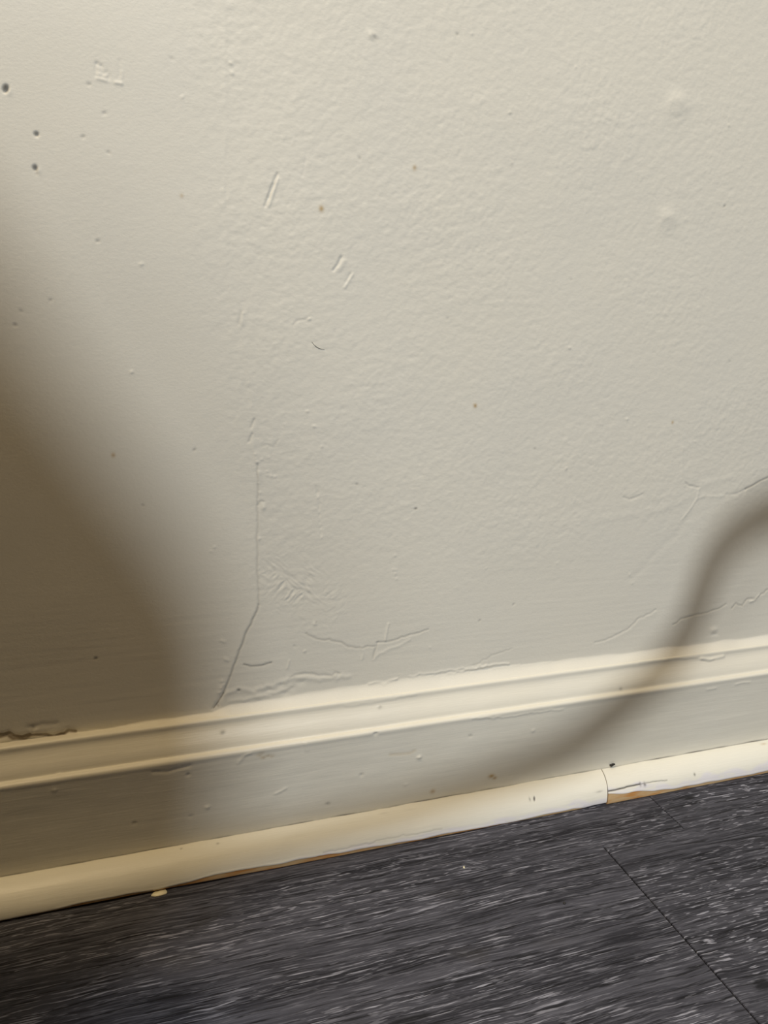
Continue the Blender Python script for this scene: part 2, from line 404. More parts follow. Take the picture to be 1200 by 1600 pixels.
# holes and chips
fw.dot(wp(9, 139), 1.2 * MM, 1.7 * MM, -1.3 * MM, 0, 0.80, 4.0, rot=-0.4)
fw.dot(wp(57, 210), 0.95 * MM, 0.95 * MM, -0.9 * MM, 0, 0.70, 3.0)
fw.dot(wp(55, 263), 1.0 * MM, 1.2 * MM, -1.0 * MM, 0, 0.75, 3.0)
fw.dot(wp(57, 271), 0.7 * MM, 0.9 * MM, -0.4 * MM, 0, 0.25)
fw.dot(wp(60, 267), 1.0 * MM, 1.2 * MM, 0.3 * MM)
fw.dot(wp(13, 142), 1.0 * MM, 1.4 * MM, 0.35 * MM)
fw.dot(wp(582, 55), 2.0 * MM, 1.2 * MM, 0.6 * MM, rot=-0.6); fw.dot(wp(586, 58), 1.6 * MM, 0.8 * MM, -0.5 * MM, 0, 0.30, rot=-0.6)
for (x, y, d, dirt) in ((206, 581, .55, 0), (221, 413, .5, 0), (139, 132, -.3, .25), (163, 177, -.3, .2), (130, 214, -.3, .25), (170, 239, -.3, .15), (153, 377, -.3, .3),
                        (24, 508, -.3, .35), (33, 486, -.2, .25), (79, 469, -.2, .25), (150, 1029, -.3, .6), (797, 176, .5, .12), (1138, 196, .5, .1), (890, 544, .5, .15),
                        (1132, 322, -.3, .4), (650, 795, -.4, .65), (304, 703, -.3, .3), (268, 92, -.2, .15), (360, 99, .5, 0), (363, 115, .45, 0), (285, 152, .35, 0),
                        (223, 790, -.2, .2), (558, 757, -.2, .3), (480, 643, .5, .05), (491, 666, .6, .05), (503, 698, .4, .1), (335, 855, .35, 0), (330, 862, .3, 0), (800, 255, .3, .15),
                        (562, 247, -.2, .25), (715, 53, -.2, .3), (490, 540, 0.2, 0), (980, 655, .45, 0), (885, 732, .5, .08), (984, 898, .45, 0), (988, 912, .3, .1), (803, 945, -.3, .2),
                        (750, 970, -.25, .25), (1086, 690, .3, 0), (893, 437, -.15, .15), (836, 701, -.2, .25), (700, 498, -.2, .15), (1140, 565, -.2, .15), (672, 1012, .4, 0), (373, 1078, -.6, .65),
                        (476, 1018, .5, .1), (460, 1010, -.3, .1), (738, 52, .4, 0), (900, 105, .4, 0), (870, 880, .3, 0), (760, 888, .3, 0)):
    fw.dot(wp(x, y), 0.8 * MM, 0.6 * MM, (0.65 * d if d > 0 else d) * MM, 0 if dirt else None, dirt, rot=random.uniform(-1, 1))
for (x, y, a, rr) in ((502, 326, .75, 1.0), (648, 262, .55, .9), (743, 634, .8, .8), (1051, 660, .6, .7), (177, 711, .6, .8), (284, 306, .4, .7), (741, 632, .4, .6)):
    fw.dot(wp(x, y), rr * MM, rr * 1.2 * MM, 0.05 * MM, 1, a)
# lifted paint above the skirting
fw.stroke(ws([(478, 990), (498, 999), (520, 1002), (534, 1004), (545, 1011), (562, 1012), (585, 1010)]), 0.5 * MM, -0.30 * MM, 0, 0.24, jit=0.0004, seed=10, side=0.100 * MM)
fw.stroke(ws([(590, 1004), (587, 1014), (583, 1029)]), 0.5 * MM, -0.30 * MM, 0, 0.18, jit=0.0002, seed=11)
fw.stroke(ws([(590, 1004), (606, 1003), (622, 999), (640, 992), (655, 989), (669, 984)]), 0.5 * MM, -0.35 * MM, 0, 0.24, jit=0.0003, seed=12, side=0.125 * MM)
fw.stroke(ws([(607, 975), (604, 990), (602, 1001)]), 0.5 * MM, 0.4 * MM)
fw.stroke(ws([(584, 1030), (594, 1021), (606, 1015), (622, 1010), (640, 1000)]), 0.8 * MM, 0.22 * MM, jit=0.0003, seed=13)
fw.stroke(ws([(565, 1012), (568, 1020), (566, 1030)]), 0.6 * MM, 0.25 * MM, jit=0.0003, seed=14)
fw.stroke(ws([(381, 1038), (392, 1041), (408, 1040), (424, 1035)]), 0.45 * MM, -0.30 * MM, 0, 0.45)
fw.stroke(ws([(452, 1032), (449, 1044)]), 0.5 * MM, 0.3 * MM)
fw.stroke(ws([(350, 1084), (372, 1076), (400, 1078), (436, 1067), (452, 1060), (480, 1058), (510, 1060), (545, 1057)]), 1.3 * MM, 0.40 * MM, jit=0.0007, seed=15)
fw.stroke(ws([(455, 1058), (475, 1053), (500, 1056), (530, 1053)]), 0.8 * MM, -0.35 * MM, 0, 0.10, jit=0.0005, seed=16)
fw.stroke(ws([(360, 1095), (395, 1090), (430, 1083), (455, 1072)]), 1.0 * MM, 0.3 * MM, jit=0.0006, seed=17)
for (x, y) in ((437, 1070), (455, 1075), (446, 1083), (420, 1078), (403, 1087), (470, 1066)):
    fw.dot(wp(x, y), 2.2 * MM, 1.4 * MM, random.choice((0.4, -0.4)) * MM)
fw.stroke(ws([(577, 1069), (586, 1067), (600, 1068), (620, 1061)]), 0.7 * MM, 0.6 * MM, jit=0.0003, seed=18)
fw.stroke(ws([(640, 1057), (680, 1052), (716, 1046), (760, 1040)]), 0.6 * MM, 0.35 * MM, jit=0.0005, seed=19)
fw.stroke(ws([(700, 1053), (745, 1045), (770, 1039), (795, 1038)]), 0.6 * MM, 0.5 * MM, jit=0.0003, seed=20)
fw.stroke(ws([(740, 1040), (775, 1023), (800, 1014)]), 0.5 * MM, -0.18 * MM, 0, 0.07, jit=0.0004, seed=20)
fw.stroke(ws([(930, 1004), (945, 1001), (962, 993), (985, 980), (996, 968), (1010, 961), (1024, 953)]), 0.6 * MM, -0.32 * MM, 0, 0.12, jit=0.0005, seed=22, side=0.110 * MM)
fw.stroke(ws([(1052, 976), (1064, 967), (1080, 963), (1100, 958), (1120, 952), (1134, 944)]), 0.55 * MM, -0.32 * MM, 0, 0.22, jit=0.0004, seed=23, side=0.100 * MM)
fw.stroke(ws([(1144, 950), (1150, 943), (1160, 946), (1168, 936), (1180, 937), (1190, 928), (1206, 918)]), 0.6 * MM, -0.40 * MM, 0, 0.24, jit=0.0004, seed=24, side=0.175 * MM)
fw.stroke(ws([(1172, 940), (1180, 937), (1186, 930)]), 0.7 * MM, 0.5 * MM)
fw.dot(wp(1115, 984), 2.4 * MM, 1.6 * MM, 0.7 * MM); fw.dot(wp(1117, 991), 2.0 * MM, 0.8 * MM, -0.4 * MM)
fw.stroke(ws([(1165, 764), (1178, 757), (1190, 750), (1210, 742)]), 0.55 * MM, -0.5 * MM, 0, 0.45, side=0.250 * MM)
fw.stroke(ws([(1135, 773), (1150, 772), (1166, 763)]), 0.8 * MM, -0.25 * MM)
fw.stroke(ws([(1071, 754), (1076, 759), (1086, 761), (1092, 762)]), 0.6 * MM, -0.3 * MM, 0, 0.10, jit=0.0002, seed=25)
fw.stroke(ws([(1092, 764), (1089, 779), (1078, 796), (1066, 811)]), 0.7 * MM, 0.22 * MM)
fw.stroke(ws([(1088, 780), (1100, 775), (1120, 776), (1140, 773)]), 0.8 * MM, 0.14 * MM)
fw.stroke(ws([(1094, 760), (1115, 752), (1150, 745)]), 1.5 * MM, 0.12 * MM)
fw.stroke(ws([(1066, 700), (1066, 740), (1070, 754)]), 0.8 * MM, 0.12 * MM)
fw.stroke(ws([(975, 777), (983, 780), (992, 778), (1004, 772)]), 0.6 * MM, -0.22 * MM, 0, 0.06)
fw.stroke(ws([(1080, 805), (1050, 842), (1025, 862), (1005, 888), (985, 905)]), 2.0 * MM, -0.15 * MM, jit=0.0005, seed=26)
fw.stroke(ws([(930, 812), (980, 806), (1030, 797), (1075, 780)]), 2.2 * MM, 0.10 * MM, jit=0.0005, seed=27)
# torn paper and plaster at the left end of the joint
fw.stroke(ws([(-40, 1160), (0, 1152), (12, 1149), (20, 1155), (38, 1156), (48, 1150), (72, 1148), (84, 1152), (100, 1147), (118, 1143)]), 1.5 * MM, -0.7 * MM, 2, 0.62, jit=0.0006, seed=28)
fw.stroke(ws([(-40, 1154), (6, 1148), (14, 1145), (22, 1150), (34, 1152), (46, 1148)]), 1.3 * MM, -0.5 * MM, 2, 0.7, jit=0.0006, seed=29)
fw.stroke(ws([(0, 1163), (40, 1157), (80, 1152), (100, 1149)]), 0.6 * MM, -0.6 * MM, 0, 0.35, jit=0.0004, seed=30)
fw.stroke(ws([(45, 1136), (60, 1134), (75, 1132), (88, 1131)]), 1.2 * MM, -0.35 * MM, 0, 0.12, jit=0.0006, seed=31)
fw.dot(wp(52, 1138), 1.1 * MM, 1.1 * MM, -0.5 * MM, 0, 0.35); fw.dot(wp(56, 1142), 1.6 * MM, 1.0 * MM, 0.5 * MM)
# fillet of caulk between wall and skirting, thick from the crack onwards
nz = fnoise((wxn, 8), (STEP, STEP), 0.006, 0.01, 6)[:, :1]
xs = WX[:, None]
ztop = np.interp(WX, [-1.3, wp(120, 1140)[0], wp(330, 1100)[0], wp(360, 1095)[0], wp(600, 1062)[0], wp(800, 1040)[0], wp(1000, 1016)[0], wp(1200, 1000)[0], 1.7],
                 [0.0990, 0.0990, 0.1010, 0.1052, 0.1068, 0.1062, 0.1052, 0.1045, 0.1045])[:, None]
ztop = ztop.copy(); ztop[wx0:wx0 + wxn] += nz * 0.0004
dz = np.clip((ztop - WZ[None, :]) / np.maximum(ztop - 0.0985, 0.0006), 0, 1)
fw.h = np.maximum(fw.h, 0) * 0 + fw.h * (1 - 0.6 * (dz > 0)) + 0.0058 * dz ** 1.4 * (WZ[None, :] > 0.09)

wallP = np.zeros((len(WX), len(WZ), 3))
wallP[..., 0] = WX[:, None]; wallP[..., 2] = WZ[None, :]; wallP[..., 1] = -fw.h
wall = link_mesh('wall_back', grid_mesh('wall_back', wallP, fw.mask), MAT_WALL)
tag(wall, 'cream painted plaster wall with cracks, dents and roller texture', 'wall', kind='structure')

# ------------------------------------------------------------------ skirting board
prof_ctrl = [(0.0000, 0.0990), (0.0050, 0.0993), (0.0062, 0.0991), (0.0068, 0.0984), (0.0069, 0.0972), (0.0068, 0.0958), (0.0071, 0.0945), (0.0078, 0.0930),
             (0.0089, 0.0912), (0.0102, 0.0893), (0.0115, 0.0874), (0.0126, 0.0855), (0.0134, 0.0838), (0.0138, 0.0822), (0.0140, 0.0810), (0.0144, 0.0804),
             (0.0154, 0.0806), (0.0166, 0.0806), (0.0176, 0.0802), (0.0182, 0.0794), (0.0184, 0.0784), (0.0182, 0.0774), (0.0180, 0.0760), (0.0180, 0.0600), (0.0180, 0.0400), (0.0180, 0.0180), (0.0180, 0.0005)]
pc = np.array(prof_ctrl)
sl = np.concatenate([[0], np.cumsum(np.linalg.norm(np.diff(pc, axis=0), axis=1))])
BSTEP = 0.0007
SV = np.arange(0, sl[-1], BSTEP)
po = np.interp(SV, sl, pc[:, 0]); pz = np.interp(SV, sl, pc[:, 1])
for _ in range(2):
    po[1:-1] = 0.25 * po[:-2] + 0.5 * po[1:-1] + 0.25 * po[2:]; pz[1:-1] = 0.25 * pz[:-2] + 0.5 * pz[1:-1] + 0.25 * pz[2:]
tx = np.gradient(po); tz = np.gradient(pz); tl = np.hypot(tx, tz)
no, nz_ = -tz / tl, tx / tl          # outward normal (o, z)
BX, bx0, bxn = spaced(-1.3, -0.13, 0.52, 1.7, 0.0010)
fb = Field(BX, SV)
cs = (bxn, len(SV))
hb = fnoise(cs, (0.001, BSTEP), 0.016, 0.0009, 40) * 0.000018 + fnoise(cs, (0.001, BSTEP), 0.006, 0.003, 41) * 0.00004 + fnoise(cs, (0.001, BSTEP), 0.05, 0.01, 42) * 0.00018
fb.h[bx0:bx0 + bxn] += hb * sstep(0, 0.02, BX[bx0:bx0 + bxn] - BX[bx0])[:, None] * sstep(0, 0.02, BX[bx0 + bxn - 1] - BX[bx0:bx0 + bxn])[:, None]
def bp(px, py):
    """pixel -> (x, s) on the moulded skirting by marching the view ray against the profile"""
    best = None
    r = ray(px, py)
    for k in range(len(SV)):
        t = (-po[k] - CAM[1]) / r[1]
        e = abs(CAM[2] + r[2] * t - pz[k])
        if best is None or e < best[0]: best = (e, CAM[0] + r[0] * t, SV[k])
    return best[1], best[2]
def bs(pts): return [bp(*p) for p in pts]
fb.dot(bp(768, 1212), 1.6 * MM, 1.0 * MM, 0.15 * MM, 1, 0.85); fb.dot(bp(773, 1215), 1.1 * MM, .9 * MM, 0.1 * MM, 1, 0.7)
fb.dot(bp(676, 1237), 1.3 * MM, 1.2 * MM, 0.1 * MM, 1, 0.55)
for (x, y, a) in ((405, 1180, .42), (411, 1183, .5), (418, 1180, .4), (424, 1181, .35), (409, 1176, .3)): fb.dot(bp(x, y), 1.5 * MM, 0.8 * MM, -0.1 * MM, 1, a * 0.7); fb.dot(bp(x + 1, y + 1), 0.7 * MM, 0.5 * MM, 0, 0, a * 0.4)
fb.stroke(bs([(610, 1179), (640, 1177), (648, 1174)]), 0.9 * MM, -0.12 * MM, 1, 0.20)
for (x, y, d, dirt) in ((587, 1147, -.9, .15), (655, 1183, .6, .0), (565, 1212, -.3, .12), (513, 1257, -.3, .3), (634, 1226, .3, .05), (593, 1105, .4, .3), (348, 1145, -.3, .5), (506, 1088, -.9, .5), (672, 1068, -.5, .35),
                        (294, 1210, -.5, .15), (324, 1260, .6, .0), (210, 1286, -.4, .3), (298, 1275, -.3, .1), (565, 1211, -.3, .1), (512, 1256, -.2, .3), (735, 1150, -.4, .2), (833, 1142, .5, .0), (655, 1183, .4, .0),
                        (970, 1077, -.3, .4), (93, 1210, .5, 0), (85, 1234, .4, 0)):
    fb.dot(bp(x, y), 1.0 * MM, 0.9 * MM, d * MM, 0 if dirt else None, dirt)
fb.stroke(bs([(1000, 1034), (1050, 1028), (1085, 1028), (1098, 1030)]), 0.9 * MM, 0.30 * MM, jit=0.0003, seed=50)
fb.stroke(bs([(1096, 1029), (1110, 1031), (1118, 1028), (1130, 1025)]), 1.0 * MM, 0.9 * MM)
fb.stroke(bs([(1096, 1031), (1108, 1034), (1116, 1032)]), 0.6 * MM, -0.4 * MM, 0, 0.2)
fb.stroke(bs([(540, 1102), (580, 1098), (635, 1086), (650, 1084)]), 0.7 * MM, 0.25 * MM, jit=0.0004, seed=51)
fb.stroke(bs([(430, 1240), (440, 1236), (446, 1232)]), 0.6 * MM, 0.35 * MM)
fb.stroke(bs([(372, 1192), (380, 1182), (392, 1176)]), 0.7 * MM, 0.3 * MM, jit=0.0003, seed=52)
fb.stroke(bs([(740, 1122), (790, 1120), (840, 1112), (880, 1108)]), 0.6 * MM, 0.30 * MM, jit=0.0004, seed=53)
fb.stroke(bs([(1150, 1070), (1160, 1067), (1172, 1066)]), 0.7 * MM, 0.3 * MM); fb.stroke(bs([(1105, 1078), (1118, 1075)]), 0.7 * MM, 0.3 * MM)
fb.stroke(bs([(240, 1206), (262, 1206), (280, 1200), (296, 1196)]), 0.9 * MM, -0.35 * MM, jit=0.0003, seed=54)
fb.stroke(bs([(480, 1172), (478, 1162)]), 0.8 * MM, 0.3 * MM)
# grimy line of caulk where the shoe meets the board
jn = fnoise((bxn, 8), (0.001, 0.001), 0.006, 0.01, 55)[:, 0]
s18 = SV[np.argmin(np.abs(pz - 0.0188) + (po < 0.017) * 9)]
for i in range(bxn):
    a = 0.6 * max(0.1, jn[i] * 0.5 + 0.5)
    fb.mask[bx0 + i, :, 0] = np.maximum(fb.mask[bx0 + i, :, 0], a * np.exp(-0.5 * ((SV - s18) / 0.0004) ** 2))
baseP = np.zeros((len(BX), len(SV), 3))
baseP[..., 0] = BX[:, None]
baseP[..., 1] = -(po[None, :] + no[None, :] * fb.h)
baseP[..., 2] = pz[None, :] + nz_[None, :] * fb.h
skirting = link_mesh('baseboard_back', grid_mesh('baseboard_back', baseP, fb.mask, flip=True), MAT_BASE)
tag(skirting, 'cream painted skirting board with stepped moulded top edge', 'baseboard', kind='structure')

# ------------------------------------------------------------------ quarter round shoe moulding, two lengths
QR_R, QO = 0.0183, 0.0180
def qp(px, py):
    """pixel -> (x, angle*R) on the quarter round"""
    r = ray(px, py); cy, cz = -QO, 0.0
    oy, oz = CAM[1] - cy, CAM[2] - cz
    a = r[1] ** 2 + r[2] ** 2; b = 2 * (oy * r[1] + oz * r[2]); c = oy * oy + oz * oz - QR_R ** 2
    disc = max(b * b - 4 * a * c, 0); t = (-b - math.sqrt(disc)) / (2 * a)
    p = CAM + r * t
    th = math.atan2(p[2] - cz, -(p[1] - cy))
    return p[0], (math.pi / 2 - th) * QR_R
def make_shoe(name, x0, x1, f0, f1, cut0, cut1, push, lift, raw, marks, seed, primer):
    """raw: list of (x, width of bare wood above the floor edge); lift: list of (x, gap below)."""
    AL = np.arange(0, QR_R * math.pi / 2 + 1e-6, 0.00055)
    QX, qx0, qxn = spaced(x0, f0, f1, x1, 0.0006)
    fq = Field(QX, AL)
    sh = (len(QX), len(AL))
    fq.h += fnoise(sh, (0.0009, 0.00055), 0.012, 0.0012, seed) * 0.000018 + fnoise(sh, (0.0009, 0.00055), 0.008, 0.004, seed + 1) * 0.00006
    wob = fnoise((len(QX), 4), (0.0009, 0.001), 0.007, 0.01, seed + 2)[:, 0]
    rw = np.interp(QX, [p[0] for p in raw], [p[1] for p in raw]) * (1 + 0.05 * wob) + 0.00006 * wob
    d_edge = AL[-1] - AL[None, :]
    bare = np.clip((rw[:, None] - d_edge) / 0.0006 * 0.5 + 0.5, 0, 1)
    fq.mask[..., 2] = np.maximum(fq.mask[..., 2], bare)
    fq.h -= 0.00025 * bare
    lip = np.exp(-0.5 * ((d_edge - rw[:, None] - 0.0007) / 0.0005) ** 2) * (rw[:, None] > 0.0006)
    fq.h += 0.00015 * lip
    # primer above the worn lower edge, cool window light put into its lilac tint
    pw = np.interp(QX, [p[0] for p in primer], [p[1] for p in primer])[:, None]
    fq.mask[..., 3] = np.clip((rw[:, None] + pw * (1 + 0.25 * wob[:, None]) - d_edge) / 0.0012 * 0.5 + 0.5, 0, 1) * (pw > 0.0001)
    # grime in the joint with the board
    fq.mask[..., 0] = np.maximum(fq.mask[..., 0], np.clip(0.45 + 0.3 * fnoise((len(QX), 4), (0.0009, 0.001), 0.006, 0.01, seed + 5)[:, :1], 0, 0.9) * np.exp(-0.5 * (AL[None, :] / 0.00035) ** 2))
    for m_ in marks(fq): pass
    th = math.pi / 2 - AL / QR_R
    lf = np.interp(QX, [p[0] for p in lift], [p[1] for p in lift])[:, None]
    R = QR_R + fq.h
    P = np.zeros((len(QX), len(AL) + 2, 3))
    k = (AL / AL[-1])[None, :]
    X = np.repeat(QX[:, None], len(AL), 1)
    e0 = np.exp(-(QX - x0) / 0.012)[:, None]; e1 = np.exp(-(x1 - QX) / 0.012)[:, None]
    X = X + cut0 * (0.5 - k) * e0 + cut1 * (0.5 - k) * e1
    P[:, :-2, 0] = X
    P[:, :-2, 1] = -(QO + push * (0.2 + 0.8 * k) + np.cos(th)[None, :] * R)
    z = np.sin(th)[None, :] * R
    P[:, :-2, 2] = lf + z * (1 - lf / QR_R)
    P[:, -2] = P[:, -3]; P[:, -2, 1] = -QO - 0.0003; P[:, -2, 2] = lf[:, 0]          # underside back edge
    P[:, -1] = P[:, 0]; P[:, -1, 1] = -QO - 0.0003
    mk = np.concatenate([fq.mask, np.tile(np.array([[[0, 0, 1, 0.0]]]), (len(QX), 2, 1))], axis=1)
    me = grid_mesh(name, P, mk, flip=True)
    # end caps of sawn wood
    bm = bmesh.new(); bm.from_mesh(me); bm.verts.ensure_lookup_table()
    n = P.shape[1]
    for row, rev in ((0, False), (len(QX) - 1, True)):
        vsq = [bm.verts[row * n + j] for j in range(n)]
        f = bm.faces.new(vsq[::-1] if rev else vsq); f.smooth = False
    bm.to_mesh(me); bm.free()
    return link_mesh(name, me, MAT_SHOE)

def qx(px, py): return qp(px, py)[0]
def marks_left(fq):
    fq.dot(qp(835, 1248), 0.7 * MM, 1.6 * MM, -0.3 * MM, 0, 0.85, 4.0, rot=0.3); fq.dot(qp(828, 1249), 0.5 * MM, 1.0 * MM, -0.2 * MM, 0, 0.5)
    fq.dot(qp(937, 1238), 2.0 * MM, 0.5 * MM, -0.1 * MM, 0, 0.35)
    fq.dot(qp(655, 1252), 2.5 * MM, 0.6 * MM, -0.15 * MM, 0, 0.15); fq.dot(qp(640, 1264), 3 * MM, 0.5 * MM, 0.3 * MM); fq.dot(qp(600, 1270), 2.2 * MM, 0.5 * MM, 0.2 * MM, 0, .1)
    fq.dot(qp(340, 1318), .7 * MM, .6 * MM, -.2 * MM, 0, .4); fq.dot(qp(283, 1326), .6 * MM, .5 * MM, -.2 * MM, 0, .4)
    fq.stroke([qp(505, 1333), qp(560, 1322), qp(600, 1312), qp(640, 1305), qp(690, 1296)], 0.35 * MM, -0.12 * MM, 0, 0.20, jit=0.0003, seed=61)
    yield None
def marks_right(fq):
    fq.stroke([qp(946, 1237), qp(962, 1234), qp(980, 1229), qp(1000, 1225)], 0.40 * MM, -0.7 * MM, 0, 1.0, jit=0.00012, seed=62)
    fq.stroke([qp(1000, 1225), qp(1020, 1221), qp(1042, 1219)], 0.25 * MM, -0.3 * MM, 0, 0.7, jit=0.00012, seed=63)
    for (x, y, a, b) in ((1000, 1225, .7, 1.0), (1007, 1225, .8, 1.1)): fq.dot(qp(x, y), a * MM, b * MM, 0.2 * MM, 0, 0.75)
    fq.dot(qp(1085, 1210), .6 * MM, .8 * MM, -.2 * MM, 0, .7)
    fq.dot(qp(1193, 1162), 2.0 * MM, .8 * MM, -.15 * MM, 1, .35)
    yield None
JX = 0.3172
xa = lambda px, py: on_z(px, py)[0]
left_raw = [(-1.3, .0006), (xa(60, 1430), .0004), (xa(110, 1420), .0017), (xa(200, 1405), .0022), (xa(250, 1393), .0010), (xa(300, 1388), .0028), (xa(340, 1380), .0050), (xa(430, 1360), .0042),
            (xa(500, 1345), .0048), (xa(530, 1338), .0030), (xa(560, 1334), .0032), (xa(620, 1322), .0026), (xa(660, 1313), .0010), (xa(690, 1308), .0022), (xa(760, 1293), .0010), (xa(800, 1285), .0006), (xa(850, 1275), .0022), (xa(895, 1266), .0020), (xa(915, 1262), .0002), (0.33, .0001)]
left_raw = [(a_, b_ * 0.72) for a_, b_ in left_raw]
right_raw = [(0.30, .0085), (xa(950, 1255), .0080), (xa(985, 1248), .0060), (xa(1020, 1241), .0036), (xa(1060, 1234), .0026), (xa(1100, 1226), .0022), (xa(1150, 1217), .0018), (xa(1200, 1207), .0020), (1.7, .0012)]
shoe_l = make_shoe('trim_1', -1.3, JX - 0.0003, -0.13, JX - 0.0003, 0.0, 0.0055, 0.0,
                   [(-1.3, .0016), (xa(0, 1440), .0016), (xa(250, 1395), .0014), (xa(420, 1362), .0005), (xa(800, 1285), .0002), (xa(905, 1264), .0002), (xa(925, 1260), .0012), (0.33, .0016)], left_raw, marks_left, 60, [(-1.3, 0), (xa(430, 1362), 0), (xa(520, 1341), .0022), (xa(900, 1266), .0042), (0.33, .005)])
tag(shoe_l, 'long cream quarter round moulding left of the butt joint', 'moulding', kind='structure')
shoe_r = make_shoe('trim_2', JX + 0.0003, 1.7, JX + 0.0003, 0.52, 0.0055, 0.0, 0.0004, [(0, .0001), (2, .0001)], right_raw, marks_right, 70, [(0.3, .0035), (xa(1050, 1236), .0052), (xa(1200, 1207), .0058), (1.7, .004)])
tag(shoe_r, 'cracked cream quarter round moulding with bare orange wood, right of joint', 'moulding', kind='structure')

# ------------------------------------------------------------------ floor of planks
bm = bmesh.new()
bmesh.ops.create_cube(bm, size=1.0)
for v in bm.verts: v.co = Vector((v.co.x * 3.0 + 0.2, v.co.y * 2.6 - 1.3, v.co.z * 0.02 - 0.0165))
floor = bm_obj('floor', bm, MAT_SUB, smooth=False)
tag(floor, 'dark grey wood-look plank floor meeting the skirting', 'floor', kind='structure')
def plank(x0, x1, y0, y1, gl, gr, short=0.5, tone=1.0, knots=()):
    """one plank, its end edges bevelled; gl / gr are half gaps at its two ends"""
    a0, a1 = x0 + gl, x1 - gr; b0, b1 = y0 + 0.00002, y1 - 0.00002
    L, Wd = a1 - a0, b1 - b0
    bm = bmesh.new(); bmesh.ops.create_cube(bm, size=1.0)
    for v in bm.verts: v.co = Vector(((v.co.x + 0.5) * L, (v.co.y + 0.5) * Wd, (v.co.z - 0.5) * 0.0064))
    top = [e for e in bm.edges if all(v.co.z > -0.001 for v in e.verts) and abs(e.verts[0].co.x - e.verts[1].co.x) < 1e-6]
    bmesh.ops.bevel(bm, geom=top, offset=0.0003, segments=2, affect='EDGES')
    mat = plank_material('grey_wood_vinyl_knotty', [(k[0] - a0, k[1] - b0, k[2], k[3]) for k in knots]) if knots else MAT_PLANK
    o = bm_obj('plank', bm, mat, floor, smooth=False)
    o.location = (a0, b0, 0.0); o.color = (short, tone, 0, 1)
    return o
SEAM = -0.0772; PW = 0.182
def knot(px, py, a, b): q = on_z(px, py); return (q[0], q[1], a, b)
plank(-0.93, 0.3527, SEAM, -0.002, .0003, .0002, 0.55, 0.95)
plank(0.3527, 1.57, SEAM, -0.002, .0002, .0003, 1.0, 0.95, [knot(1078, 1247, .009, .0022)])
plank(-1.0, 0.2852, SEAM - PW, SEAM, .0003, .00045, 0.12, 1.0, [knot(640, 1594, .016, .0035)])
plank(0.2852, 1.5, SEAM - PW, SEAM, .00045, .0003, 0.9, 0.92, [knot(1192, 1538, .008, .006)])
rr = random.Random(4)
y1 = SEAM - PW
while y1 > -2.3:
    j = rr.uniform(-0.7, 1.0)
    plank(-1.28, j, y1 - PW, y1, .0003, .0003); plank(j, 1.68, y1 - PW, y1, .0003, .0003)
    y1 -= PW

# ------------------------------------------------------------------ small things
MAT_HAIR = simple_mat('dark_fibre', (0.05, 0.04, 0.03), 0.5)
MAT_CHIP = simple_mat('cream_paint_flake', (0.80, 0.74, 0.52), 0.5, namt=0.1)
MAT_GRIME = simple_mat('black_grime', (0.03, 0.028, 0.026), 0.8, nscale=900)
def tube(name, pts, rad, mat, seg=8, parent=None, closed_ends=True, ribs=None):
    P = [Vector(p) for p in pts]; bm = bmesh.new(); rings = []
    up = Vector((0, 0, 1))
    for i, p in enumerate(P):
        t = (P[min(i + 1, len(P) - 1)] - P[max(i - 1, 0)]).normalized()
        a = t.cross(up); a = a.normalized() if a.length > 1e-4 else Vector((1, 0, 0)); b = a.cross(t)
        r_ = rad(i / (len(P) - 1)) if callable(rad) else rad
        if ribs: r_ += ribs * (1 if i % 2 else -1)
        rings.append([bm.verts.new(p + (a * math.cos(k * 2 * math.pi / seg) + b * math.sin(k * 2 * math.pi / seg)) * r_) for k in range(seg)])
    for u, v in zip(rings[:-1], rings[1:]):
        for k in range(seg): bm.faces.new((u[k], u[(k + 1) % seg], v[(k + 1) % seg], v[k]))
    if closed_ends: bm.faces.new(rings[0][::-1]); bm.faces.new(rings[-1])
    bmesh.ops.recalc_face_normals(bm, faces=bm.faces)
    return bm_obj(name, bm, mat, parent)
def smooth_path(ctrl, n):
    c = np.array(ctrl); c = np.vstack([2 * c[0] - c[1], c, 2 * c[-1] - c[-2]]); out = []
    for i in range(1, len(c) - 2):
        for k in range(n):
            t = k / n; p0, p1, p2, p3 = c[i - 1:i + 3]
            out.append(0.5 * ((2 * p1) + (-p0 + p2) * t + (2 * p0 - 5 * p1 + 4 * p2 - p3) * t * t + (-p0 + 3 * p1 - 3 * p2 + p3) * t ** 3))
    out.append(c[-2]); return out
def wall_h(x, z):
    return fw.h[min(np.searchsorted(WX, x), len(WX) - 1), min(np.searchsorted(WZ, z), len(WZ) - 1)]
hp = []
for (x, y) in ((487, 534), (491, 539), (496, 543), (501, 545), (507, 546)):
    u, v = wp(x, y); hp.append((u, -wall_h(u, v) - 0.00012, v))
hair = tube('hair', smooth_path(hp, 5), lambda t: 0.00016 * (1 - 0.6 * abs(2 * t - 1)), MAT_HAIR, 6)
tag(hair, 'short dark curved hair stuck to the middle of the cream wall', 'hair')

